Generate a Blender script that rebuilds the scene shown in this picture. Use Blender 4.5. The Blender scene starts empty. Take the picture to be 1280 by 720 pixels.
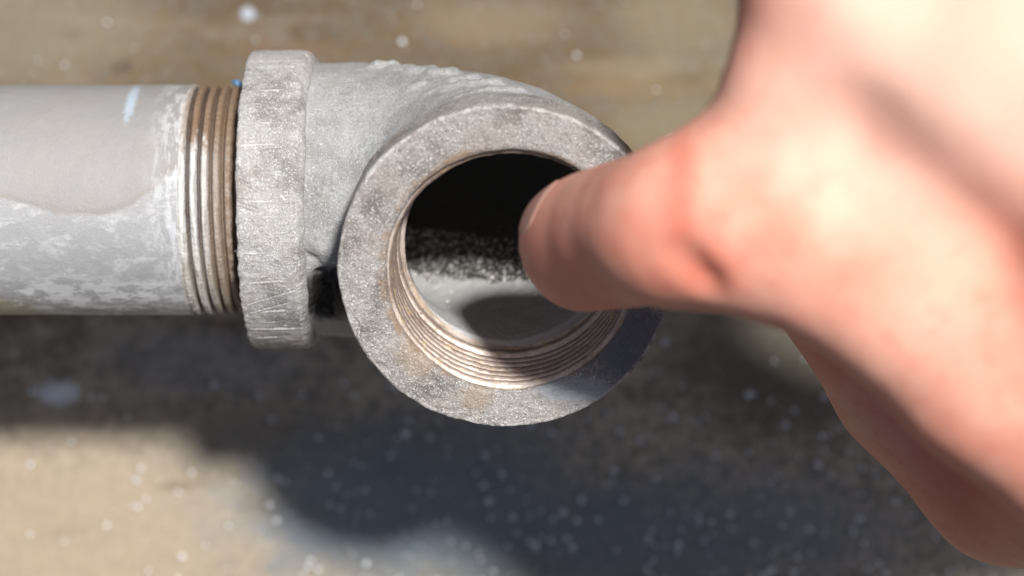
import bpy, math, random
import numpy as np
from mathutils import Matrix, Vector
random.seed(4); rng = np.random.default_rng(4)
scene = bpy.context.scene
R = math.radians
MM = 0.001

# ------------------------------------------------------------------ frame, camera, light
# working frame in mm: x right, y up the picture, z towards the lens, origin on the optical axis at the pipe's depth
DIST = 389.0; FPX = 2645.0; TILT = R(10); H = 106.0
ROT = Matrix.Rotation(TILT, 4, 'X')
BASE = Matrix.Translation((0, 0, H*MM)) @ ROT
def to_world(M_mm):            # 4x4 in working mm frame -> world matrix (metres), rigid
    M = M_mm.copy(); M.translation = M.translation*MM
    return BASE @ M
def P(px, py, z=0.0):
    s = FPX/(DIST-z)
    return np.array([(px-640)/s, (360-py)/s, z])

cam_d = bpy.data.cameras.new('camera'); cam = bpy.data.objects.new('camera', cam_d)
scene.collection.objects.link(cam); scene.camera = cam
cam.matrix_world = to_world(Matrix.Translation((0, 0, DIST)))
cam_d.sensor_width = 36; cam_d.lens = FPX/1280*36
cam_d.clip_start = 0.01; cam_d.clip_end = 50
cam_d.dof.use_dof = True; cam_d.dof.focus_distance = (DIST-32)*MM
cam_d.dof.aperture_fstop = cam_d.lens/6.8; cam_d.dof.aperture_blades = 0

SUN = Vector((0.235, 0.29, 1.0)).normalized()        # towards the sun, working frame
SW = (ROT.to_3x3() @ SUN).normalized()
w = bpy.data.worlds.new('World'); scene.world = w; w.use_nodes = True
nt = w.node_tree; bg = nt.nodes['Background']
sky = nt.nodes.new('ShaderNodeTexSky'); sky.sky_type = 'NISHITA'; sky.sun_disc = False
sky.sun_elevation = math.asin(SW.z); sky.sun_rotation = math.atan2(SW.x, SW.y)
nt.links.new(sky.outputs[0], bg.inputs[0]); sky.dust_density = 4.0; bg.inputs[1].default_value = 0.05
sd = bpy.data.lights.new('sun', 'SUN'); sd.energy = 5.0; sd.angle = R(4.6); sd.color = (1.0, 0.98, 0.95)
so = bpy.data.objects.new('sun', sd); scene.collection.objects.link(so)
so.rotation_euler = SW.to_track_quat('Z', 'Y').to_euler()
scene.view_settings.view_transform = 'Standard'; scene.view_settings.look = 'None'
scene.view_settings.gamma = 1; scene.view_settings.use_curve_mapping = False
scene.view_settings.exposure = 0.28

# ------------------------------------------------------------------ numpy helpers
def _hash(i, j, k, seed):
    n = (i.astype(np.int64)*73856093) ^ (j.astype(np.int64)*19349663) ^ (k.astype(np.int64)*83492791) ^ (seed*2654435761)
    n = (n ^ (n >> 13))*1274126177; n = n & 0x7fffffff; n = (n ^ (n >> 16)) & 0xffff
    return n.astype(np.float32)/32767.5-1
def vnoise(p, size, seed=0):
    q = p/size; f = np.floor(q); t = (q-f).astype(np.float32); f = f.astype(np.int32); t = t*t*(3-2*t)
    out = 0
    for a in (0, 1):
        wa = t[..., 0] if a else 1-t[..., 0]
        for b in (0, 1):
            wb = t[..., 1] if b else 1-t[..., 1]
            for c in (0, 1):
                wc = t[..., 2] if c else 1-t[..., 2]
                out = out+wa*wb*wc*_hash(f[..., 0]+a, f[..., 1]+b, f[..., 2]+c, seed)
    return out
def smin(a, b, k):
    h = np.clip(0.5+0.5*(b-a)/k, 0, 1)
    return b*(1-h)+a*h-k*h*(1-h)
def smax(a, b, k): return -smin(-a, -b, k)
def rcone(p, a, b, ra, rb):
    a = np.asarray(a, np.float32); b = np.asarray(b, np.float32)
    ba = b-a; h = np.clip(((p-a)@ba)/max(1e-6, float(ba@ba)), 0, 1)
    d = p-a-h[..., None]*ba
    return np.sqrt((d*d).sum(-1))-(ra+(rb-ra)*h)
def ellip(p, c, r, rot=None):
    d = p-np.asarray(c, np.float32)
    if rot is not None: d = d@rot
    r = np.asarray(r, np.float32)
    k0 = np.sqrt(((d/r)**2).sum(-1)); k1 = np.sqrt(((d/(r*r))**2).sum(-1))+1e-6
    return k0*(k0-1)/k1
def surface_nets(fn, lo, hi, h):
    lo = np.asarray(lo, float); n = (np.ceil((np.asarray(hi)-lo)/h)).astype(int)+1
    g = np.stack(np.meshgrid(*[lo[i]+h*np.arange(n[i]) for i in range(3)], indexing='ij'), -1).astype(np.float32)
    F = np.empty(tuple(n), np.float32)
    for i in range(0, n[0], 24): F[i:i+24] = fn(g[i:i+24])
    S = F < 0
    nx, ny, nz = n
    cnt = np.zeros((nx-1, ny-1, nz-1), np.int8)
    for a in (0, 1):
        for b in (0, 1):
            for c in (0, 1): cnt += S[a:nx-1+a, b:ny-1+b, c:nz-1+c]
    act = (cnt > 0) & (cnt < 8)
    idx = -np.ones(act.shape, np.int64); ids = np.argwhere(act); idx[act] = np.arange(len(ids))
    acc = np.zeros((len(ids), 3)); num = np.zeros(len(ids))
    cor = [(a, b, c) for a in (0, 1) for b in (0, 1) for c in (0, 1)]
    for A in cor:
        for ax in range(3):
            if A[ax]: continue
            B = list(A); B[ax] = 1
            fa = F[ids[:, 0]+A[0], ids[:, 1]+A[1], ids[:, 2]+A[2]]; fb = F[ids[:, 0]+B[0], ids[:, 1]+B[1], ids[:, 2]+B[2]]
            m = (fa < 0) != (fb < 0); t = np.where(m, fa/np.where(m, fa-fb, 1), 0)
            pt = np.tile(np.array(A, float), (len(ids), 1)); pt[:, ax] += t
            acc += pt*m[:, None]; num += m
    V = lo+h*(ids+acc/num[:, None])
    quads = []
    for ax in range(3):
        o1, o2 = [(1, 2), (2, 0), (0, 1)][ax]
        s0 = [slice(None)]*3; s1 = [slice(None)]*3; s0[ax] = slice(0, n[ax]-1); s1[ax] = slice(1, n[ax])
        A = S[tuple(s0)]; B = S[tuple(s1)]
        e = np.argwhere(A != B); e = e[(e[:, o1] > 0) & (e[:, o2] > 0) & (e[:, o1] < n[o1]-1) & (e[:, o2] < n[o2]-1)]
        ins = A[e[:, 0], e[:, 1], e[:, 2]]
        d1 = np.zeros(3, int); d1[o1] = 1; d2 = np.zeros(3, int); d2[o2] = 1
        q = [idx[tuple((e-x).T)] for x in (d1+d2, d2, d1*0, d1)]
        q = np.stack(q, 1); q[~ins] = q[~ins][:, ::-1]; quads.append(q)
    return V, np.concatenate(quads)
def mesh_obj(name, V, F, mat, parent=None, smooth=True):
    me = bpy.data.meshes.new(name)
    V = np.ascontiguousarray(np.asarray(V, np.float32)*MM); F = np.asarray(F, np.int32)
    k = F.shape[1]
    me.vertices.add(len(V)); me.vertices.foreach_set('co', V.ravel())
    me.loops.add(F.size); me.loops.foreach_set('vertex_index', F.ravel())
    me.polygons.add(len(F)); me.polygons.foreach_set('loop_start', np.arange(0, F.size, k, dtype=np.int32))
    me.polygons.foreach_set('use_smooth', np.full(len(F), smooth))
    me.update(calc_edges=True); me.validate()
    o = bpy.data.objects.new(name, me); scene.collection.objects.link(o)
    if mat: me.materials.append(mat)
    if parent: o.parent = parent
    return o
def grid_faces(n, m, wrap=True, flip=False):      # n rows, m columns (columns wrap)
    i = np.arange(n-1)[:, None]; j = np.arange(m if wrap else m-1)[None, :]; j2 = (j+1) % m
    f = np.stack([i*m+j+0*i, i*m+j2+0*i, (i+1)*m+j2, (i+1)*m+j], -1).reshape(-1, 4)
    return f[:, ::-1] if flip else f
def densify(prof, step):
    out = []
    for (a, b) in zip(prof[:-1], prof[1:]):
        a = np.array(a, float); b = np.array(b, float); k = max(1, int(np.ceil(np.linalg.norm(b-a)/step)))
        out += [a+(b-a)*i/k for i in range(k)]
    out.append(np.array(prof[-1], float)); return np.array(out)
def lathe(prof, nth):            # profile (r, s) about +Z -> points (n, nth, 3)
    th = np.linspace(0, 2*np.pi, nth, endpoint=False)
    r = prof[:, 0][:, None]; s = prof[:, 1][:, None]
    return np.stack([r*np.cos(th), r*np.sin(th), s+0*th], -1), th
def thing(name, label, cat, M_mm, group=None):
    o = bpy.data.objects.new(name, None); scene.collection.objects.link(o)
    o.empty_display_size = 0.01; o.matrix_world = to_world(M_mm); o['label'] = label; o['category'] = cat
    if group: o['group'] = group
    return o

# ------------------------------------------------------------------ material expression helper
class Mat:
    def __init__(s, name):
        s.m = bpy.data.materials.new(name); s.m.use_nodes = True; s.t = s.m.node_tree; s.b = s.t.nodes['Principled BSDF']
        tc = s.t.nodes.new('ShaderNodeTexCoord'); v = s.t.nodes.new('ShaderNodeVectorMath'); v.operation = 'SCALE'
        s.t.links.new(tc.outputs['Object'], v.inputs[0]); v.inputs['Scale'].default_value = 1000
        s.co = v.outputs[0]                                        # object coordinates in mm
        sp = s.t.nodes.new('ShaderNodeSeparateXYZ'); s.t.links.new(s.co, sp.inputs[0])
        s.x, s.y, s.z = sp.outputs
    def put(s, sock, v):
        if isinstance(v, bpy.types.NodeSocket): s.t.links.new(v, sock)
        elif isinstance(v, tuple) and len(v) == 3 and sock.type == 'RGBA': sock.default_value = (*v, 1)
        else: sock.default_value = v
    def math(s, op, *a, clamp=False):
        n = s.t.nodes.new('ShaderNodeMath'); n.operation = op; n.use_clamp = clamp
        for i, v in enumerate(a): s.put(n.inputs[i], v)
        return n.outputs[0]
    def mul(s, a, b): return s.math('MULTIPLY', a, b)
    def add(s, a, b): return s.math('ADD', a, b)
    def ss(s, v, a, b):                                           # smoothstep a..b -> 0..1
        n = s.t.nodes.new('ShaderNodeMapRange'); n.interpolation_type = 'SMOOTHSTEP'
        s.put(n.inputs[0], v)
        if a > b: n.inputs[1].default_value = b; n.inputs[2].default_value = a; n.inputs[3].default_value = 1; n.inputs[4].default_value = 0
        else: n.inputs[1].default_value = a; n.inputs[2].default_value = b
        return n.outputs[0]
    def noise(s, size, detail=4, rough=0.55, stretch=(1, 1, 1), off=0, dist=0, co=None):
        mp = s.t.nodes.new('ShaderNodeMapping'); s.t.links.new(co or s.co, mp.inputs[0])
        mp.inputs['Location'].default_value = (off, off*1.7, off*.6); mp.inputs['Scale'].default_value = tuple(1/(size*k) for k in stretch)
        n = s.t.nodes.new('ShaderNodeTexNoise'); s.t.links.new(mp.outputs[0], n.inputs[0])
        n.inputs['Scale'].default_value = 1; n.inputs['Detail'].default_value = detail; n.inputs['Roughness'].default_value = rough
        n.inputs['Distortion'].default_value = dist
        return n.outputs[0]
    def voro(s, size, off=0):
        mp = s.t.nodes.new('ShaderNodeMapping'); s.t.links.new(s.co, mp.inputs[0])
        mp.inputs['Location'].default_value = (off, off, off); mp.inputs['Scale'].default_value = (1/size,)*3
        n = s.t.nodes.new('ShaderNodeTexVoronoi'); s.t.links.new(mp.outputs[0], n.inputs[0]); n.inputs['Scale'].default_value = 1
        return n.outputs['Distance'], n.outputs['Color']
    def mix(s, a, b, f):
        n = s.t.nodes.new('ShaderNodeMix'); n.data_type = 'RGBA'
        s.put(n.inputs[0], f); s.put(n.inputs[6], a); s.put(n.inputs[7], b); return n.outputs[2]
    def gain(s, c, f):                                            # colour times scalar
        n = s.t.nodes.new('ShaderNodeVectorMath'); n.operation = 'SCALE'; s.t.links.new(c, n.inputs[0]); s.put(n.inputs['Scale'], f); return n.outputs[0]
    def blob(s, c, r, soft=0.5, wob=None, dims=3):                 # soft mask round a point (mm)
        n = s.t.nodes.new('ShaderNodeVectorMath'); n.operation = 'SUBTRACT'; s.t.links.new(s.co, n.inputs[0]); n.inputs[1].default_value = c
        m = s.t.nodes.new('ShaderNodeVectorMath'); m.operation = 'DIVIDE'; s.t.links.new(n.outputs[0], m.inputs[0]); m.inputs[1].default_value = r
        l = s.t.nodes.new('ShaderNodeVectorMath'); l.operation = 'LENGTH'; s.t.links.new(m.outputs[0], l.inputs[0])
        d = l.outputs['Value']
        if wob is not None: d = s.add(d, wob)
        return s.ss(d, 1+soft, 1-soft)
    def bump(s, *hs):                                             # (height socket, distance mm, strength)
        prev = None
        for h, d, st in hs:
            n = s.t.nodes.new('ShaderNodeBump'); s.put(n.inputs['Height'], h); n.inputs['Distance'].default_value = d*MM; s.put(n.inputs['Strength'], st)
            if prev: s.t.links.new(prev, n.inputs['Normal'])
            prev = n.outputs[0]
        s.t.links.new(prev, s.b.inputs['Normal'])
    def done(s, col, rough, metal=0.0, gain=None, **kw):
        if gain: col = s.gain(col, gain)
        s.put(s.b.inputs['Base Color'], col); s.put(s.b.inputs['Roughness'], rough); s.put(s.b.inputs['Metallic'], metal)
        for k, v in kw.items(): s.put(s.b.inputs[k], v)
        return s.m

# ------------------------------------------------------------------ elbow frame
ANG = R(16.6); EX, EY = .8, -.6; L = 46.3; RC = 27.35; RB = 25.0; BEND = 28.0
O = Vector((-1.05, 16.2, 0))
u = Vector((1, 0, 0)); n_ = Vector((0, math.cos(ANG), math.sin(ANG))); b_ = Vector((0, -math.sin(ANG), math.cos(ANG)))
ELB = Matrix((( u.x, n_.x, b_.x, O.x), (u.y, n_.y, b_.y, O.y), (u.z, n_.z, b_.z, O.z), (0, 0, 0, 1)))
Mcam = np.array([list(u), list(n_), list(b_)])
def to_elb(p): return Mcam@(np.asarray(p)-np.array(O))            # working frame -> elbow local
def g_on_ground(px, py):                                          # picture point -> ground x, y in mm
    d = np.array([(px-640)/FPX, (360-py)/FPX, -1.0]); o = np.array([0, 0, DIST])
    R3 = np.array(ROT.to_3x3()); d = R3@d; o = R3@o+np.array([0, 0, H]); t = -o[2]/d[2]
    return (o+d*t)[:2]

# ------------------------------------------------------------------ materials
def zinc(name, tint=(0.33, 0.325, 0.32), dark=(0.2, 0.19, 0.18), white=(0.52, 0.52, 0.51), fine=1.0, kind='body'):
    m = Mat(name)
    big = m.noise(9, 5, .6); mid = m.noise(2.2, 5, .65, off=7); fin = m.noise(.62, 5, .78, off=3); grit = m.noise(.30, 3, .75, off=11)
    col = m.mix(tint, dark, m.ss(big, .44, .62))
    col = m.mix(col, white, m.mul(m.ss(mid, .54, .72), .6))
    col = m.mix(col, (.13, .11, .09), m.mul(m.ss(fin, .53, .64), .62*fine))
    col = m.mix(col, (.70, .68, .66), m.mul(m.ss(grit, .54, .64), .62*fine))
    return m, col, big, mid, fin, grit

m, col, big, mid, fin, grit = zinc('zinc_cast_body', (.31, .315, .315), (.24, .24, .235), (.42, .425, .43), .8)
def ray_pt(px, py):                 # first point on the outside of the body seen at a picture point
    o = to_elb(np.array([0, 0, DIST])); d = Mcam@np.array([(px-640)/FPX, (360-py)/FPX, -1.0]); d /= np.linalg.norm(d); t = DIST-60
    while t < 450:
        q = o+d*t
        if math.hypot(q[1], q[2]) < RB: break
        t += .1
    return q
# interior of the passage is gritty, its shaded upper part painted black
def bore_hit(px, py):
    o = Mcam@(np.array([0, 0, DIST])-np.array(O)); d = Mcam@np.array([(px-640)/FPX, (360-py)/FPX, -1.0]); d /= np.linalg.norm(d)
    t = (L-2-o[2])/d[2]
    while True:
        q = o+d*t; x, y, z = q
        rr = math.hypot(x, y) if z > BEND else (math.hypot(math.hypot(x+BEND, z-BEND)-BEND, y) if x > -BEND else math.hypot(y, z))
        if rr > 17.6 or t > 480: return q
        t += .1
yb = bore_hit(575, 352)[1]; yt = bore_hit(575, 290)[1]
axd = m.math('MINIMUM', m.math('SQRT', m.add(m.mul(m.x, m.x), m.mul(m.y, m.y))), m.math('ABSOLUTE', m.add(m.math('SQRT', m.add(m.mul(m.add(m.x, BEND), m.add(m.x, BEND)), m.mul(m.add(m.z, -BEND), m.add(m.z, -BEND)))), -BEND)))
tor = m.math('SQRT', m.add(m.mul(axd, axd), m.mul(m.y, m.y)))
rad_b = m.math('SQRT', m.add(m.mul(m.x, m.x), m.mul(m.y, m.y)))
inner = m.math('MAXIMUM', m.ss(tor, 19.8, 18.8), m.mul(m.ss(rad_b, 21.5, 20.5), m.ss(m.z, BEND, BEND+1)))
dn = m.noise(2.2, 6, .75, off=61)
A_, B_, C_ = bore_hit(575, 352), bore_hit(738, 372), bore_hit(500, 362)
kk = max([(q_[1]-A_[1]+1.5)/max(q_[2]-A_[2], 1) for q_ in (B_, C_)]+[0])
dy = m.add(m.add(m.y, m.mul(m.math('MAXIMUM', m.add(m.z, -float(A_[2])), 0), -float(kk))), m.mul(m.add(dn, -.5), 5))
dirt_shade = m.mul(m.ss(dy, yb-.35, yb+.35), inner)  # covers real grit and the upper bore's shade, painted black
stains = m.noise(5, 4, .6, off=31)
col = m.mix(col, (.30, .27, .23), m.mul(m.ss(stains, .55, .70), .35))
crumbs = m.add(m.noise(.75, 4, .8, off=71), m.mul(m.ss(m.y, yt-.5, yt+1.5), -.3))
col = m.mix(col, (.43, .425, .42), m.mul(inner, .9))
col = m.mix(col, m.mix((.02, .018, .015), (.75, .72, .68), m.ss(m.add(crumbs, m.mul(dn, .2)), .63, .68)), m.mul(dirt_shade, .93))
m.bump((big, .5, .5), (crumbs, .5, m.mul(dirt_shade, 1.0)), (mid, .6, .7), (fin, .5, .8), (grit, .25, .8))
gq = ray_pt(410, 372); col = m.mix(col, (.02, .018, .016), m.mul(m.blob(tuple(gq), (5.6, 6.0, 9), .35, m.mul(m.add(m.noise(2.2, 5, .7, off=88), -.5), .7)), m.math('SUBTRACT', 1, inner)))  # front collar's shadow in the crotch painted near-black
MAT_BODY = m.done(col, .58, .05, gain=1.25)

m, col, big, mid, fin, grit = zinc('zinc_cast_collar', (.29, .282, .275), (.165, .157, .15), (.42, .412, .40), 1.0)
pink = m.noise(4, 4, .6, off=21)
col = m.mix(col, (.32, .275, .245), m.mul(m.ss(pink, .48, .66), .35))
# tool drag marks running along the collar's axis: thin round the girth, long along local Z
ang = m.math('ARCTAN2', m.y, m.x)
cmb = m.t.nodes.new('ShaderNodeCombineXYZ'); m.put(cmb.inputs[0], m.mul(ang, 27.0)); m.put(cmb.inputs[1], m.z)
scr = m.noise(1, 4, .6, stretch=(.7, 16, 1), off=5, dist=.25, co=cmb.outputs[0])
rad = m.math('SQRT', m.add(m.mul(m.x, m.x), m.mul(m.y, m.y)))
side = m.mul(m.ss(rad, 26.6, 26.95), m.ss(m.z, L-.6, L-1.2))
sc = m.mul(m.ss(scr, .61, .69), side)
col = m.mix(col, (.56, .55, .53), m.mul(sc, .6))
col = m.mix(col, (.12, .10, .085), m.mul(m.mul(m.ss(scr, .34, .28), side), .6))
MAT_COLLAR_parts = None
m.bump((mid, .5, .7), (scr, .3, .6), (fin, .45, .8), (grit, .25, .8))
MAT_COLLAR = m.done(col, .52, .06, gain=1.55)

def face_mat():
    m, col, big, mid, fin, grit = zinc('zinc_cast_front_collar', (.285, .270, .258), (.15, .137, .127), (.42, .405, .39), 1.35)
    pink = m.noise(5, 4, .6, off=2); w1 = m.add(m.mul(m.noise(1.6, 5, .7, off=9), 1.4), -.7)
    col = m.mix(col, (.31, .26, .23), m.mul(m.ss(pink, .46, .62), .4))
    speck = m.noise(.32, 3, .65, off=40)
    col = m.mix(col, (.07, .06, .055), m.mul(m.ss(speck, .62, .70), .7))
    # brown seep low on the rim, sunlit glare painted beside it, then the thumb's shadow painted in
    def at(px, py): e = to_elb(P(px, py, 44)); return (e[0], e[1], L)
    col = m.mix(col, (.30, .20, .11), m.mul(m.blob(at(592, 515), (2.6, 2.2, 6), .6, w1), .45))
    col = m.mix(col, (.40, .28, .17), m.mul(m.blob(at(520, 455), (3.4, 3.4, 6), .6, w1), .35))
    col = m.mix(col, (.36, .39, .42), m.mul(m.blob(at(720, 502), (6.2, 2.2, 6), .35, w1), .8))
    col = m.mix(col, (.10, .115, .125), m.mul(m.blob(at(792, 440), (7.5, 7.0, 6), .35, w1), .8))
    rad = m.math('SQRT', m.add(m.mul(m.x, m.x), m.mul(m.y, m.y)))
    wr = m.add(rad, m.mul(m.add(m.noise(1.2, 3, .6, off=13), -.5), 1.4))
    rust = m.mul(m.ss(wr, 21.2, 20.3), m.ss(m.noise(4, 3, .6, off=17), .35, .6))
    col = m.mix(col, (.26, .17, .105), m.mul(rust, .7))
    edge = m.mul(m.ss(rad, 26.6, 26.9), m.ss(m.z, L-1.3, L-.6))
    col = m.mix(col, (.60, .58, .55), m.mul(m.mul(edge, m.ss(mid, .42, .6)), .6))
    m.bump((mid, .5, .7), (fin, .65, .9), (speck, .4, .9), (grit, .35, .9))
    return m.done(col, .52, .06, gain=1.62)
MAT_FACE = face_mat()

def thread_mat():
    m, col, big, mid, fin, grit = zinc('cut_thread_metal', (.50, .42, .365), (.30, .23, .185), (.66, .58, .52), .8)
    ang = m.math('ARCTAN2', m.y, m.x)
    cmb = m.t.nodes.new('ShaderNodeCombineXYZ'); m.put(cmb.inputs[0], m.mul(ang, 20.0)); m.put(cmb.inputs[1], m.z)
    rings = m.noise(1, 4, .6, stretch=(14, .22, 1), off=5, co=cmb.outputs[0])
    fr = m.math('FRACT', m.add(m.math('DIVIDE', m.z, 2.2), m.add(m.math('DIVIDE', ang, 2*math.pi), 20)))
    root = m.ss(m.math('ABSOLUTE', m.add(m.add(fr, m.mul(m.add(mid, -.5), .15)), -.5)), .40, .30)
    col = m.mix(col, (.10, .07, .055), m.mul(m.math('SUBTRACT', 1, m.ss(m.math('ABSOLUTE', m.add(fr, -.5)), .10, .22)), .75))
    col = m.mix(col, (.17, .125, .10), m.mul(m.ss(rings, .54, .66), .5))
    col = m.mix(col, (.46, .33, .17), m.mul(m.ss(m.noise(3, 4, .6, off=8), .55, .68), .5))
    m.bump((rings, .08, .3), (fin, .12, .5))
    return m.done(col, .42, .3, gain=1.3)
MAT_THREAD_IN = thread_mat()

def pipe_mat(thread=False):
    m, col, big, mid, fin, grit = zinc('galvanised_pipe_thread' if thread else 'galvanised_pipe', (.31, .30, .295), (.27, .26, .25), (.37, .365, .36), .45)
    # local frame: x along the pipe, y up the picture, z to the lens
    crv = m.t.nodes.new('ShaderNodeFloatCurve'); c = crv.mapping.curves[0]
    pts = [(0, 245), (55, 258), (95, 268), (150, 264), (190, 244), (225, 212), (260, 190)]
    X0, X1 = -110., -50.
    def xf(px): return (P(px, 250, 20)[0]-X0)/(X1-X0)
    def yf(py): return (P(0, py, 19)[1]-16.2+22)/44
    c.points[0].location = (0, yf(240)); c.points[1].location = (1, yf(185))
    for px, py in pts: c.points.new(xf(px), yf(py))
    crv.mapping.update()
    t = m.math('DIVIDE', m.add(m.x, -X0), X1-X0, clamp=True); m.t.links.new(t, crv.inputs['Value'])
    line = m.add(m.mul(crv.outputs[0], 44), -22)
    wob = m.mul(m.add(m.noise(3.5, 5, .65, off=4), -.5), 2.2)
    d = m.add(m.add(m.y, m.mul(line, -1)), wob)                   # >0 above the tide line
    low = m.ss(d, .5, -.6)
    if not thread:
        col = m.mix(col, (.275, .265, .258), m.mul(m.ss(d, -.3, .4), .8))
        col = m.mix(col, (.325, .33, .335), m.mul(low, .7))
        rimd = m.mul(m.ss(d, -.5, .3), m.ss(d, 1.5, .3)); col = m.mix(col, (.25, .225, .205), m.mul(rimd, .6))
        pw = m.noise(2.6, 7, .72, stretch=(1.7, 1, 1), off=14, dist=.4)
        powder = m.mul(m.ss(m.add(pw, m.mul(m.add(fin, -.5), .3)), .50, .64), low); col = m.mix(col, (.50, .50, .505), m.mul(powder, .6))
        edge = m.mul(m.ss(m.y, -12.5, -18.5), m.ss(m.noise(2.4, 6, .7, stretch=(2, 1, 1), off=23), .47, .54)); col = m.mix(col, (.66, .66, .66), m.mul(edge, .8))
        nearth = m.mul(m.ss(m.x, -64, -58), m.ss(m.noise(1.6, 5, .7, stretch=(1, 3, 3), off=3), .46, .58)); col = m.mix(col, (.56, .57, .59), m.mul(nearth, .6))
        warm = m.noise(6, 3, .5, off=51); col = m.mix(col, (.31, .275, .25), m.mul(m.mul(m.ss(warm, .52, .7), m.ss(d, 0, 2)), .5))
        yl = m.blob((-93, -21, 4), (9, 3.5, 9), .5, wob); col = m.mix(col, (.30, .25, .10), m.mul(yl, .6))
        s1 = P(167, 130, 10)-np.array([O.x, O.y, 0]); w2 = m.add(m.mul(m.noise(.8, 4, .7, off=9), 1.6), -.8)
        chalk = m.blob(tuple(s1), (.9, 4.2, 9), .5, w2); col = m.mix(col, (.42, .50, .58), m.mul(chalk, .8))
    else:
        rst = m.mul(m.ss(m.add(m.y, m.mul(m.add(m.noise(1.6, 4, .65, off=6), -.5), 14)), 7.0, 11.5), m.ss(m.x, -58.5, -55))
        rst2 = m.mul(m.ss(m.x, -50.5, -48.5), m.ss(m.noise(1.3, 4, .7, off=16), .36, .6))
        col = m.mix((.47, .46, .445), (.27, .25, .225), m.ss(m.noise(2, 5, .6, stretch=(.2, 3, 3), off=3), .45, .65))
        col = m.mix(col, (.15, .085, .042), m.mul(rst, .9)); col = m.mix(col, (.11, .062, .036), m.mul(rst2, .85))
        rad = m.math('SQRT', m.add(m.mul(m.z, m.z), m.mul(m.y, m.y)))
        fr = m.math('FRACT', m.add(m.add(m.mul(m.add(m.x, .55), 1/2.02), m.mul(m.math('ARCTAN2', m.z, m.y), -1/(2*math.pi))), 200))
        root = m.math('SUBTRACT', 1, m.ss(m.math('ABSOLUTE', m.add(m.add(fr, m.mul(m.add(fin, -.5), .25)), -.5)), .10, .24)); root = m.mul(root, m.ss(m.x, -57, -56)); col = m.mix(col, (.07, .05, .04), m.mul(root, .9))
        lowy = m.ss(m.y, -4, -17); col = m.mix(col, (.36, .31, .23), m.mul(lowy, .35))
        bf = m.mul(m.ss(m.x, -54, -50), .75); col = m.mix(col, (.17, .115, .075), bf)
    if thread: m.bump((mid, .2, .5), (fin, .25, .8), (grit, .15, .8)); return m.done(col, .55, .03, gain=1.3)
    m.bump((pw, .2, .5), (mid, .2, .5), (fin, .18, .6), (grit, .1, .7))
    return m.done(col, .58, .05, gain=1.02)
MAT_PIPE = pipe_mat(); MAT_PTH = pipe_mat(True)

def skin_mat(nail=False):
    m = Mat('finger_nail' if nail else 'skin')
    a = m.noise(16, 3, .5); b = m.noise(3.5, 4, .6, off=5); f = m.noise(.5, 3, .6, off=9)
    if nail: return m.done(m.mix((.62, .32, .24), (.68, .38, .30), a), .35, 0, **{'Subsurface Weight': .12, 'Subsurface Scale': .003})
    col = m.mix((.76, .315, .225), (.82, .42, .31), m.ss(a, .38, .62))
    col = m.mix(col, (.72, .23, .165), m.mul(m.ss(b, .5, .66), .38))
    def red(px, py, z, r, k):
        nonlocal col
        c = P(px, py, z-2); col = m.mix(col, (.62, .12, .065), m.mul(m.blob(tuple(c), (r[0], r[1], 20), .8, m.mul(m.add(b, -.5), .8)), k))
    red(842, 278, 100, (2.4, 4.0), .5); red(848, 225, 96, (1.8, 6), .45); red(872, 342, 96, (5, 3.0), .6); red(925, 25, 110, (4, 6), .35); red(690, 300, 62, (4, 9), .18)
    red(1000, 480, 85, (30, 12), .25); red(1140, 330, 104, (14, 7), .28); red(1230, 640, 60, (14, 10), .3); red(960, 330, 100, (16, 5), .2); red(780, 345, 75, (12, 5), .30)
    pale = m.blob(tuple(P(1180, 60, 118)), (22, 20, 40), .6); col = m.mix(col, (.83, .52, .405), m.mul(pale, .85))  # blown-out highlight on the hand back painted into the skin colour
    m.bump((b, .25, .35), (f, .06, .4))
    return m.done(col, .62, 0, **{'Specular IOR Level': .3, 'Subsurface Weight': .12, 'Subsurface Radius': (1.0, .35, .2), 'Subsurface Scale': .004})
MAT_SKIN = skin_mat(); MAT_NAIL = skin_mat(True)

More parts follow.
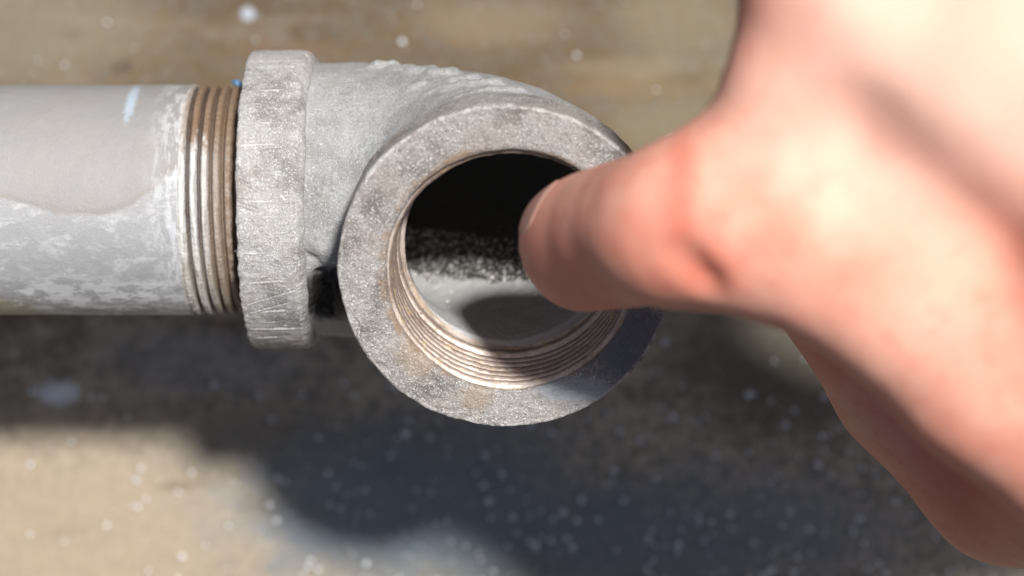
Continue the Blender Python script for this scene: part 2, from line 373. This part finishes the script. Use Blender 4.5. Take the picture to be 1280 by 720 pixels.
def ground_mat():
    m = Mat('grimy_work_surface')
    a = m.noise(34, 5, .55, stretch=(1.5, 1, 1), dist=.4); b = m.noise(8, 6, .65, stretch=(1.4, 1, 1), off=5); c = m.noise(2.2, 5, .7, off=9); f = m.noise(.7, 3, .6, off=2)
    col = m.mix((.112, .072, .034), (.086, .058, .030), m.ss(a, .4, .62))
    col = m.mix(col, (.14, .102, .058), m.mul(m.ss(b, .52, .68), .5))
    wob = m.mul(m.add(b, -.5), 1.6); wob2 = m.mul(m.add(c, -.5), 1.6)
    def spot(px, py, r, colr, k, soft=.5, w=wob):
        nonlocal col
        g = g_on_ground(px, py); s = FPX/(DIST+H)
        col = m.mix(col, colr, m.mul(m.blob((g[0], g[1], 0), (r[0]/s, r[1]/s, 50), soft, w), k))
    # paler dusty lower left; greyer lower part, painted paler to lift its shade
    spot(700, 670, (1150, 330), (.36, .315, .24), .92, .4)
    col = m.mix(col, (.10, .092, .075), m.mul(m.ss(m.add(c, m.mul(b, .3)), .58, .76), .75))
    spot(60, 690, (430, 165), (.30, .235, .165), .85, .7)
    spot(990, 450, (150, 95), (.10, .085, .062), .92, .5)  # darker patch painted in to mute the sunlit gap beside the hand
    spot(640, 690, (260, 75), (.095, .11, .12), .8, .6); spot(330, 548, (130, 45), (.13, .12, .10), .65, .7)  # bluish stain that also paints the cast shadow further; grey one breaks its edge
    st = m.noise(16, 5, .6, stretch=(4, .6, 1), off=44, dist=.6); col = m.mix(col, (.10, .07, .038), m.mul(m.ss(st, .56, .68), .4)); col = m.mix(col, (.30, .25, .185), m.mul(m.ss(st, .44, .34), .15))
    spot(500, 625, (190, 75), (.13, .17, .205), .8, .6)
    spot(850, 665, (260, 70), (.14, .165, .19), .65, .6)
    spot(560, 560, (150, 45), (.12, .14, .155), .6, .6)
    spot(255, 455, (110, 40), (.20, .20, .21), .5, .6)
    spot(72, 492, (24, 13), (.62, .66, .72), .8, .5, wob2)
    spot(92, 43, (14, 9), (.06, .045, .03), .8, .4, wob2); spot(152, 83, (12, 10), (.055, .035, .02), .85, .4, wob2)
    spot(310, 18, (8, 8), (.40, .45, .52), .7, .4); spot(40, 110, (120, 14), (.13, .085, .05), .55, .6); spot(370, 62, (70, 12), (.14, .085, .05), .6, .6)
    spot(30, 40, (160, 70), (.21, .185, .135), .5, .6)
    spot(800, 84, (90, 12), (.20, .155, .10), .5, .6, wob); spot(800, 110, (90, 16), (.19, .125, .062), .6, .6, wob)
    spot(620, 25, (90, 30), (.21, .16, .105), .5, .6); spot(850, 30, (80, 60), (.20, .175, .115), .5, .6)
    spot(850, 155, (90, 40), (.18, .155, .10), .6, .6)
    col = m.mix(col, (.40, .37, .33), m.mul(m.ss(m.noise(1.4, 4, .7, off=77), .56, .72), .35))
    m.bump((b, 1.0, .4), (c, .6, .5), (f, .25, .5))
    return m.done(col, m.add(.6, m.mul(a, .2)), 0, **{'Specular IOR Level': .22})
MAT_GROUND = ground_mat()
mm = Mat('bright_filings'); MAT_CHIP = mm.done(mm.mix((.82, .83, .84), (.62, .66, .72), mm.noise(20)), .3, .15)
mm = Mat('blue_paint'); MAT_BLUE = mm.done(mm.mix((.03, .10, .24), (.14, .27, .42), mm.ss(mm.noise(.5), .4, .6)), .5)
mm = Mat('orange_crumb'); MAT_ORANGE = mm.done(mm.mix((.45, .12, .06), (.30, .06, .04), mm.noise(1)), .6)
mm = Mat('bright_burr'); MAT_BURR = mm.done(mm.mix((.75, .72, .68), (.5, .45, .4), mm.noise(.3)), .3, .6)

# ------------------------------------------------------------------ the surface
nx = 220
gx = np.linspace(-420, 420, nx); X, Y = np.meshgrid(gx, gx, indexing='ij'); pp = np.stack([X, Y, 0*X], -1)
Z = .35*vnoise(pp, 26, 1)+.12*vnoise(pp, 8, 2)
edge = np.clip((420-np.maximum(abs(X), abs(Y)))/60, 0, 1); Z *= edge
V = np.stack([X, Y, Z], -1).reshape(-1, 3)
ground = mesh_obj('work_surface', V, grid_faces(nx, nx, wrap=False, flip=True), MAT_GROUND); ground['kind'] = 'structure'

# metal filings and grit scattered on it: one uncountable mass
def chip(c, r, k):
    o = np.array([[1, 0, 0], [-1, 0, 0], [0, 1, 0], [0, -1, 0], [0, 0, 1], [0, 0, -1]], float)*r*rng.uniform(.6, 1.3, (6, 1))
    a = rng.uniform(0, 6.28); ca, sa = math.cos(a), math.sin(a); o = o@np.array([[ca, sa, 0], [-sa, ca, 0], [0, 0, 1]])
    f = np.array([[4, 0, 2], [4, 2, 1], [4, 1, 3], [4, 3, 0], [5, 2, 0], [5, 1, 2], [5, 3, 1], [5, 0, 3]])+k*6
    return o+c, f
Vs, Fs = [], []; k = 0
pts = []
for i in range(1300):
    px = rng.uniform(-150, 1400); py = 400+360*rng.beta(2.2, 1.3) if rng.uniform() < .88 else rng.uniform(-50, 400)
    if px < 420 and py > 500 and rng.uniform() < .7: px += rng.uniform(420, 900)
    pts.append((px, py, (rng.uniform(.10, .35) if rng.uniform() < .72 else rng.uniform(.45, 1.05))))
pts += [(130, 497, .34), (348, 598, .40), (388, 700, .44), (452, 583, .28), (540, 547, .28), (286, 657, .3), (48, 77, .25), (612, 512, .2), (968, 452, .30),
        (658, 625, .28), (663, 645, .3), (838, 640, .26), (872, 655, .26), (160, 522, .24), (337, 630, .26), (545, 655, .24), (770, 688, .24), (1035, 545, .24), (905, 560, .22)]
for (px, py, r) in pts[:1300]+[(a, b_2, c*2.4) for a, b_2, c in pts[1300:]]:
    g = g_on_ground(px, py); v, f = chip(np.array([g[0], g[1], r*.6+.35*vnoise(np.array([[g[0], g[1], 0.]]), 26, 1)[0]+.1]), r, k); Vs.append(v); Fs.append(f); k += 1
grit_o = mesh_obj('metal_filings', np.concatenate(Vs), np.concatenate(Fs), MAT_CHIP, None, True)
grit_o['kind'] = 'stuff'; grit_o['label'] = 'fine bright metal filings and grit scattered over the grimy work surface'; grit_o['category'] = 'filings'
for (px, py, r, lab) in ((275, 402, .8, 'small orange crumb on the work surface just under the threaded pipe end'), (478, 678, .55, 'tiny red crumb on the dark patch of work surface below the elbow')):
    g = g_on_ground(px, py); v, f = chip(np.zeros(3), r, 0)
    o = mesh_obj('crumb', v, f, MAT_ORANGE, None, True); o.location = (g[0]*MM, g[1]*MM, (r*.7+.3)*MM); o['label'] = lab; o['category'] = 'crumb'

# ------------------------------------------------------------------ elbow fitting
elbow = thing('pipe_elbow', 'grey galvanised cast iron ninety degree elbow with its open threaded mouth facing up', 'pipe elbow', ELB)
S0 = L-BEND
def tube_path_d(p, r0, ext=60):            # distance to bent centre line minus radius
    x, y, z = p[..., 0], p[..., 1], p[..., 2]
    d1 = np.sqrt(y*y+z*z)                                   # along -x
    s1 = np.where(x <= -BEND, d1, 1e3)
    d2 = np.sqrt(x*x+y*y); s2 = np.where(z >= BEND, d2, 1e3)
    cx = x+BEND; cz = z-BEND; q = np.sqrt(cx*cx+cz*cz)
    s3 = np.where((cx >= 0) & (cz <= 0), np.sqrt((q-BEND)**2+y*y), 1e3)
    return np.minimum(np.minimum(s1, s2), s3)-r0
def disc(p, ax, s0, s1, r):               # capped cylinder
    if ax == 'z': rr = np.sqrt(p[..., 0]**2+p[..., 1]**2); s = p[..., 2]
    else: rr = np.sqrt(p[..., 1]**2+p[..., 2]**2); s = -p[..., 0]
    return smax(rr-r, np.maximum(s0-s, s-s1), .6)
# cast lumps of the seam ridge: find where picture rays meet the body
def ray_body(px, py, off=0.0):
    o = to_elb(np.array([0, 0, DIST])); d = Mcam@np.array([(px-640)/FPX, (360-py)/FPX, -1.0]); d /= np.linalg.norm(d)
    t = DIST-80; best = (9e9, None)
    for _ in range(400):
        q = o+d*t; v = float(tube_path_d(q[None], RB)[0])
        if v < best[0]: best = (v, q)
        if v < .02: break
        t += max(.25, v*.7)
        if t > DIST+60: break
    return best[1]
lumps = []
for (px, py, r, l, a) in ((466, 84, 1.25, 2.2, 75), (482, 83, 1.45, 3.0, 55), (503, 86, 1.25, 3.2, 30), (528, 88, 1.5, 3.6, 25), (553, 91, 1.6, 3.8, 20),
                       (580, 99, 1.3, 4.2, 25), (606, 104, 1.3, 4.6, 20), (566, 108, .9, 4, 50), (590, 116, .9, 4.5, 48), (632, 112, 1.1, 5, 12), (545, 112, .7, 3.5, 52), (520, 106, .6, 3, 55)):
    q = ray_body(px, py); a = R(a)
    dv = Mcam@np.array([math.cos(a), math.sin(a), .1])
    nn = np.array([float(tube_path_d((q+e_)[None], RB)[0]-tube_path_d((q-e_)[None], RB)[0]) for e_ in np.eye(3)*.1]); nn /= np.linalg.norm(nn)
    dv = dv-nn*(dv@nn)*.8; dv /= np.linalg.norm(dv); q = q-nn*.35
    lumps.append((q-dv*l*.5, q+dv*l*.5, r))
notch = [(ray_body(404, 345), ray_body(404, 388), 1.9), (ray_body(420, 350), ray_body(424, 388), 2.0)]
for i in range(16):
    px = 388+rng.uniform(0, 36); py = 302+(px-388)*.6+rng.normal(0, 4); q = ray_body(px, py); a = R(rng.uniform(-70, 10))
    dv = Mcam@np.array([math.cos(a), math.sin(a), .1]); lumps.append((q-dv*.8, q+dv*.8, .75))
def body_sdf(p):
    d = tube_path_d(p, RB)
    d = smax(d, np.maximum(p[..., 2], -p[..., 0])-(L-6), .5)
    d = d-.25*vnoise(p, 7, 3)-.06*vnoise(p, 1.6, 4)
    # faint seam web along the outside of the bend
    # inner web where the two collars crowd together
    cA = disc(p, 'z', L-10.0, L-2.5, RC-.75); cB = disc(p, 'x', L-10.0, L-2.5, RC-.75)
    d = smin(d, cA, 2.6); d = smin(d, cB, 2.6)
    for a, b, r in lumps: d = smin(d, rcone(p, a, b, r*.8, r*.75), 1.3)
    for a, b, r in notch: d = smax(d, -(rcone(p, a, b, r, r)+.5*vnoise(p, 1.3, 15)+.3*vnoise(p, .6, 16)), .35)
    d = d-.05*vnoise(p, .7, 5)
    cut = tube_path_d(p, 17.7)+.15*vnoise(p, 2.2, 8)+.12*vnoise(p, .8, 9)
    cut = np.minimum(cut, disc(p, 'z', L-17.4, L+9, 21.1)); cut = np.minimum(cut, disc(p, 'x', L-17.4, L+9, 22.0))
    return np.maximum(d, -cut)
V, F = surface_nets(body_sdf, (-48, -29, -29), (29, 29, 48), .36)
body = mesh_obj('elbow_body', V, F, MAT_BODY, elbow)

def collar(name, mat, seed, marks, Rin, ecc=False, nth=1300):
    prof = [(23.6, L-11.9), (RC-1.6, L-11.5), (RC-1.1, L-11.2), (RC-.35, L-10.6), (RC, L-10.0), (RC, L-.6), (RC-.12, L-.2), (RC-.45, L), (Rin+.9, L), (Rin+.35, L-.25), (Rin, L-.8), (Rin, L-1.5)]
    prof = densify(prof, .16); G, th = lathe(prof, nth)
    nrm = np.gradient(prof, axis=0); nrm = np.stack([nrm[:, 1], -nrm[:, 0]], 1); nrm /= np.linalg.norm(nrm, axis=1)[:, None]
    N = np.stack([-nrm[:, 0][:, None]*-np.cos(th), nrm[:, 0][:, None]*np.sin(th), nrm[:, 1][:, None]+0*th], -1)
    d = .22*vnoise(G, 7, seed)+.10*vnoise(G, 2.2, seed+1)+.055*vnoise(G, .8, seed+2)+.035*vnoise(G, .4, seed+3)
    rimm = np.exp(-((prof[:, 1]-(L-.3))/.9)**2)*(prof[:, 0] > RC-1.5)
    d = d-rimm[:, None]*(.28*np.clip(vnoise(G, 1.5, seed+5), 0, 1)+.35*np.clip(vnoise(G, 4, seed+6)-.2, 0, 1))
    rim2 = np.exp(-((prof[:, 1]-(L-10.6))/.7)**2)
    d = d-rim2[:, None]*.3*np.clip(vnoise(G, 1.8, seed+7), 0, 1)
    S = prof[:, 1][:, None]; outer = (prof[:, 0] > RC-.9)[:, None]
    for (t0, s0, s1, depth, wd, slope) in marks:
        depth = depth*1.7; s0, s1 = min(s0, s1), max(s0, s1)
        dt = (th[None, :]-t0-slope*(S-s0)/RC+np.pi) % (2*np.pi)-np.pi; a = dt*RC
        k = np.clip((S-s0)/.6, 0, 1)*np.clip((s1-S)/.6, 0, 1)*outer
        d = d-depth*k*np.exp(-(a/wd)**2)+depth*.8*k*np.exp(-((a-wd*1.5)/(wd*.7))**2)
    G = G+N*d[..., None]
    if ecc:
        q_ = np.clip((RC-.6-np.sqrt(G[..., 0]**2+G[..., 1]**2))/3.0, 0, 1); G[..., 0] += EX*q_; G[..., 1] += EY*q_
    return mesh_obj(name, G.reshape(-1, 3), grid_faces(len(prof), nth, flip=False), mat, elbow)
def mk(n, seed, lo=0, hi=2*math.pi):
    r = np.random.default_rng(seed)
    return [(r.uniform(lo, hi), L-10+abs(r.normal(0, 2.5)), L-10+r.uniform(3, 9), r.uniform(.05, .16), r.uniform(.09, .2), r.uniform(-.25, .25)) for _ in range(n)]
colf = collar('collar', MAT_FACE, 30, mk(20, 2), 20.3, True); colf['label'] = 'collar with flat rim round the open mouth'
# side collar: local Z of the lathe -> -x ; angle 0 -> +n (up the picture), angle 90deg -> +b (lens)
def th_of(py): # angle on the side collar seen at picture height py
    yy = max(-.999, min(.999, (P(0, py, 20)[1]-16.2)/RC)); return math.acos(yy)-0.0
marks = [(th_of(y), L-s0, L-s1, dp, wd, sl) for (y, s0, s1, dp, wd, sl) in (
    (92, 10, 5, .18, .16, .05), (103, 10, 6.5, .16, .14, .1), (118, 10, 1, .16, .16, .0), (133, 10, 4, .10, .12, .12), (146, 10.3, 7.5, .30, .16, -.5),
    (186, 9, 2, .12, .2, .06), (232, 8, .2, .10, .3, .02), (244, 5, .3, .22, .14, -.55), (264, 4, .3, .20, .2, -.35), (205, 9, 5, .08, .12, .1), (362, 10, .8, .13, .13, .38), (378, 8.5, 1, .14, .13, .38), (412, 9, .6, .12, .15, .0), (70, 10, 2, .1, .15, 0), (80, 9, 3, .1, .15, 0))]
cols = collar('collar', MAT_COLLAR, 60, marks+mk(22, 5), 21.7); cols['label'] = 'side collar the pipe screws into, with drag marks along it'
# frame for side branch: columns = images of lathe x,y,z
SIDE = Matrix(((0, 0, -1, 0), (math.cos(ANG), -math.sin(ANG), 0, 0), (math.sin(ANG), math.cos(ANG), 0, 0), (0, 0, 0, 1)))
# lathe x -> picture up, lathe y -> lens, lathe z -> -x, all in elbow local axes (n,b rotated by ANG)
up = Mcam@np.array([0, 1, 0]); le = Mcam@np.array([0, 0, 1])
SIDE = Matrix(((up[0], le[0], -1, 0), (up[1], le[1], 0, 0), (up[2], le[2], 0, 0), (0, 0, 0, 1)))
cols.matrix_local = SIDE

Vs, Fs = [], []
for k in range(420):
    px = rng.uniform(512, 735); py = 350-62*rng.beta(1.6, 1.4)+rng.normal(0, 3)
    if rng.uniform() < .12: py = rng.uniform(345, 400)
    q = bore_hit(px, py); ax_ = np.array([0, q[1], 0]) if q[2] > BEND else np.array([0, q[1], 0])
    v, f = chip(q*np.array([1, .995, 1]), rng.uniform(.06, .20)*(1+1.2*(rng.uniform() < .08)), k); Vs.append(v); Fs.append(f)
mm = Mat('scale_crumbs'); mcr = mm.done(mm.mix((.16, .13, .10), (.72, .69, .64), mm.ss(mm.noise(1.2), .42, .58)), .5)
gr = mesh_obj('scale_grit', np.concatenate(Vs), np.concatenate(Fs), mcr, elbow, False); gr['kind'] = 'stuff'
def tri(t):
    f = t-np.floor(t); v = np.abs(f-.5)*2; return np.clip((v-.05)/.9, 0, 1)
def inner_thread(r0, s_top, s_bot, seed, nth=720, pitch=2.2):
    s = np.arange(s_top, s_bot, -.11); th = np.linspace(0, 2*np.pi, nth, endpoint=False)
    S, T = np.meshgrid(s, th, indexing='ij')
    r = r0-(s_top-S)/32-.0+1.1*tri(S/pitch+T/(2*np.pi))-.5
    fade = np.clip((S-s_bot)/3, 0, 1); r = r*fade+(1-fade)*18.0
    top = np.clip((S-(s_top-.8))/.8, 0, 1); r = r+(r0+.35-r)*top
    G = np.stack([r*np.cos(T), r*np.sin(T), S], -1)
    rr = r+.06*vnoise(G, 1.5, seed)+.05*vnoise(G, .5, seed+1)-.25*np.clip(vnoise(G, 3, seed+4)-.45, 0, 1)
    G = np.stack([rr*np.cos(T), rr*np.sin(T), S], -1)
    return mesh_obj('inner_thread', G.reshape(-1, 3), grid_faces(len(s), nth, flip=True), MAT_THREAD_IN, elbow)
fin_t = inner_thread(20.1, L-1.0, L-17.6, 70); fin_t.location = (EX*MM, EY*MM, 0)
it = inner_thread(21.4, L-1.0, L-17.6, 75, nth=360); it.matrix_local = SIDE

# ------------------------------------------------------------------ pipe
PIPE = Matrix.Translation(O)
pipe = thing('threaded_pipe', 'grey galvanised steel pipe with rusty male thread entering the left side of the elbow', 'pipe', PIPE)
RP = 21.1; XE = -33.0; XT = -57.6
nth = 720
def lathe_x(prof, nth):
    th = np.linspace(0, 2*np.pi, nth, endpoint=False)
    return np.stack([prof[:, 0][:, None]+0*th, prof[:, 1][:, None]*np.cos(th), prof[:, 1][:, None]*np.sin(th)], -1)
prof = np.concatenate([densify([(-260, 17.6), (-260, RP-.5), (-259.5, RP), (-120, RP)], 3), densify([(-120, RP), (XT+.4, RP)], .3)[1:]])
G = lathe_x(prof, nth); nz = .07*vnoise(G, 9, 90)+.03*vnoise(G, 2, 91); rad = np.sqrt(G[..., 1]**2+G[..., 2]**2)
G[..., 1] *= (1+nz/rad); G[..., 2] *= (1+nz/rad)
mesh_obj('pipe_wall', G.reshape(-1, 3), grid_faces(len(prof), nth, flip=True), MAT_PIPE, pipe)
xs = np.arange(XT, XE, .10); th = np.linspace(0, 2*np.pi, nth, endpoint=False)
S, T = np.meshgrid(xs, th, indexing='ij')
depth = 1.35*np.clip((S-XT)/2.2, 0, 1)
pit = 2.02
crest = RP-.0-(S-XT)/32
r = crest-depth*(1-np.clip(1.55*tri((S+.55)/pit-T/(2*np.pi)), 0, 1)**.8)
G = np.stack([S, r*np.cos(T), r*np.sin(T)], -1)
r = r+.09*vnoise(G, 1.5, 92)+.10*vnoise(G, .5, 93)-.35*np.clip(vnoise(G*np.array([1, .5, .5]), 1.6, 94)-.55, 0, 1)
G = np.stack([S, r*np.cos(T), r*np.sin(T)], -1)
# blunt end and bore
endp = densify([(XE, float(r[-1].mean())), (XE+.01, 17.6)], .8)[1:]; bore = densify([(XE, 17.6), (-260, 17.6)], 8)[1:]
G2 = lathe_x(np.concatenate([endp, bore]), nth); G = np.concatenate([G, G2])
mesh_obj('male_thread', G.reshape(-1, 3), grid_faces(len(G), nth, flip=True), MAT_PTH, pipe)
# blue paint fleck caught on the thread crest, and one bright burr
def ribbon(name, pts, r, mat, parent):
    pts = np.array(pts, float); n = 7; V = []
    for i, p in enumerate(pts):
        d = pts[min(i+1, len(pts)-1)]-pts[max(i-1, 0)]; d /= np.linalg.norm(d)
        a = np.cross(d, [0.3, .2, 1]); a /= np.linalg.norm(a); b = np.cross(d, a)
        rr = r*(1-.75*abs(2*i/(len(pts)-1)-1)**2)*(1+rng.uniform(-.2, .2))
        for j in range(n): q = 2*math.pi*j/n; V.append(p+rr*(a*math.cos(q)*1.3+b*math.sin(q)*.7))
    return mesh_obj(name, V, grid_faces(len(pts), n), mat, parent)
def pl(px, py, z): return P(px, py, z)-np.array([O.x, O.y, 0])
ribbon('paint_fleck', [pl(290, 101, 1), pl(295, 103, 2), pl(299, 105, 2.4), (pl(304, 107, 3))], .5, MAT_BLUE, pipe)
ribbon('metal_burr', [pl(293, 314, 18.6), pl(298, 313, 19.2), pl(303, 316, 19)], .35, MAT_BURR, pipe)

# ------------------------------------------------------------------ hand
def Q(px, py, z, r): return (P(px, py, z).astype(np.float32), r)
def chain(pts): return [(a[0], b[0], a[1], b[1]) for a, b in zip(pts[:-1], pts[1:])]
HZ = 2
THUMB_P = [Q(718, 294, 61-HZ, 8.1), Q(765, 290, 73-HZ, 8.9), Q(812, 284, 85-HZ, 9.9), Q(860, 281, 94-HZ, 10.6)]
PAD = chain([Q(735, 325, 60-HZ, 7.6), Q(790, 300, 74-HZ, 8.0)])
META = chain([Q(856, 282, 92-HZ, 10.8), Q(930, 290, 98-HZ, 10.6), Q(1014, 312, 102-HZ, 10.6), Q(1128, 376, 104-HZ, 11.4), Q(1242, 460, 106-HZ, 13.2), Q(1380, 550, 104-HZ, 16)])
WEB = chain([Q(905, 235, 97-HZ, 7), Q(985, 110, 103-HZ, 8), Q(1035, 10, 106-HZ, 9)])
BACK = [chain([Q(1040, -70, 106-HZ, 11.5), Q(1210, 120, 111-HZ, 12.5), Q(1400, 330, 112-HZ, 15), Q(1560, 520, 108-HZ, 17)]),
        chain([Q(1190, -150, 112-HZ, 11.5), Q(1330, 60, 115-HZ, 13), Q(1470, 290, 114-HZ, 15), Q(1600, 470, 108-HZ, 17)]),
        chain([Q(1340, -150, 110-HZ, 11), Q(1450, 50, 112-HZ, 13), Q(1560, 270, 111-HZ, 15), Q(1660, 440, 106-HZ, 17)]),
        chain([Q(1490, -90, 104-HZ, 11), Q(1620, 50, 106-HZ, 14), Q(1700, 250, 106-HZ, 17), Q(1740, 400, 104-HZ, 17)])]
FILL = chain([Q(1010, 190, 100-HZ, 8), Q(1160, 240, 104-HZ, 11.5), Q(1330, 370, 107-HZ, 17.5)])
PALM = chain([Q(1045, 345, 40, 12), Q(1150, 472, 30, 14.4), Q(1262, 594, 32, 14.6), Q(1440, 590, 58, 19)])
SIDEW = chain([Q(1140, 320, 70, 12), Q(1310, 460, 70, 17), Q(1440, 560, 80, 18)])
UNSEEN_ARM = chain([Q(1600, 320, 104-HZ, 24), Q(1850, 260, 100-HZ, 28), Q(2400, 160, 98-HZ, 32)])  # unseen forearm, routed and widened so its shadow covers the lower-right surface
FING = [chain([Q(1040, -70, 104-HZ, 10.5), Q(1035, -190, 84-HZ, 9.4), Q(1090, -120, 62-HZ, 8.4), Q(1150, -30, 58-HZ, 7.4)]),
        chain([Q(1190, -150, 110-HZ, 10.5), Q(1200, -270, 86-HZ, 9.6), Q(1250, -190, 62-HZ, 8.4), Q(1300, -80, 58-HZ, 7.6)]),
        chain([Q(1340, -150, 108-HZ, 10), Q(1360, -250, 84-HZ, 9), Q(1400, -160, 62-HZ, 8.0), Q(1440, -60, 58-HZ, 7.2)]),
        chain([Q(1480, -90, 103-HZ, 9), Q(1510, -180, 84-HZ, 8), Q(1530, -100, 64-HZ, 7.0), Q(1550, -10, 60-HZ, 6.4)])]
def smooth_chain(pts, n=4):
    c = np.array([list(p[0])+[p[1]] for p in pts], float); c = np.vstack([2*c[0]-c[1], c, 2*c[-1]-c[-2]]); out = []
    for i in range(1, len(c)-2):
        for t in np.arange(n)/n:
            a, b, d, e = c[i-1], c[i], c[i+1], c[i+2]
            out.append(.5*(2*b+(d-a)*t+(2*a-5*b+4*d-e)*t*t+(3*b-a-3*d+e)*t**3))
    out.append(c[-2]); return chain([(q[:3].astype(np.float32), float(q[3])) for q in out])
def hand_sdf(p):
    def un(cs, k):
        d = None
        for c in cs: e = rcone(p, *c); d = e if d is None else smin(d, e, k)
        return d
    th = smin(un(smooth_chain(THUMB_P), 2.5), un(PAD, 3), 7)
    meta = un(META, 4)
    d = smin(th, meta, 3.5)
    back = None
    for c in BACK: e = un(c, 3); back = e if back is None else smin(back, e, 9)
    d = smin(d, smin(back, un(WEB, 3), 12), 9)
    d = smin(d, un(FILL, 3), 8)
    d = smin(d, smin(un(PALM, 3), un(SIDEW, 3), 6), 1.5)
    d = smin(d, un(UNSEEN_ARM, 3), 14)
    f = None
    for c in FING: e = un(c, 2.0); f = e if f is None else np.minimum(f, e)
    d = smin(d, f, 3)
    # flexion creases beside the knuckle, hollow between thumb and first finger bones
    for (a, b, ra, k) in ((P(846, 326, 106.5-HZ), P(880, 350, 105.5-HZ), .6, 5), (P(1050, 190, 119-HZ), P(1230, 315, 121.2-HZ), 3.2, 10)):
        d = smax(d, -rcone(p, a, b, ra, ra), k)
    return d-.15*vnoise(p, 6, 5)
V, F = surface_nets(hand_sdf, (-6, -95, 18), (235, 118, 150), 1.0)
def proj(V, fn, k=2):
    V = V.astype(np.float32)
    for _ in range(k):
        d = fn(V); e = .3
        g = np.stack([fn(V+np.eye(3, dtype=np.float32)[i]*e)-fn(V-np.eye(3, dtype=np.float32)[i]*e) for i in range(3)], -1)/(2*e)
        V = V-g*(d/np.maximum((g*g).sum(-1), .3))[:, None]*.8
    return V, g
V, g = proj(V, hand_sdf)
# keep only the biggest connected shell is unnecessary: the union is one body
hand = mesh_obj('hand', V, F, MAT_SKIN); hand.matrix_world = to_world(Matrix.Identity(4))
hand['label'] = 'bare hand reaching in from the right, its thumb pointing into the elbow mouth'; hand['category'] = 'hand'
# thumb nail on the far upper side of the tip
def nail():
    c = P(690, 268, 63-HZ); nr = np.array([-.80, .50, .25]); nr /= np.linalg.norm(nr)
    ax = P(712, 290, 60-HZ)-P(800, 284, 84-HZ); ax = ax-nr*(ax@nr); ax /= np.linalg.norm(ax); sd_ = np.cross(nr, ax)
    n = 19; g = np.linspace(-1, 1, n); A, B = np.meshgrid(g, g, indexing='ij')
    sx = A*np.sqrt(1-B*B/2); sy = B*np.sqrt(1-A*A/2)
    p = c+nr*3+ax*(sx*6.0)[..., None]+sd_*(sy*5.6)[..., None]
    q, gg = proj(p.reshape(-1, 3), hand_sdf, 8); gg /= np.linalg.norm(gg, axis=1)[:, None]
    rr = np.maximum(abs(A), abs(B)).ravel(); q = q+gg*np.where(rr > .97, -.15, .16)[:, None]
    return mesh_obj('thumb_nail', q, grid_faces(n, n, wrap=False), MAT_NAIL, hand)
nail()
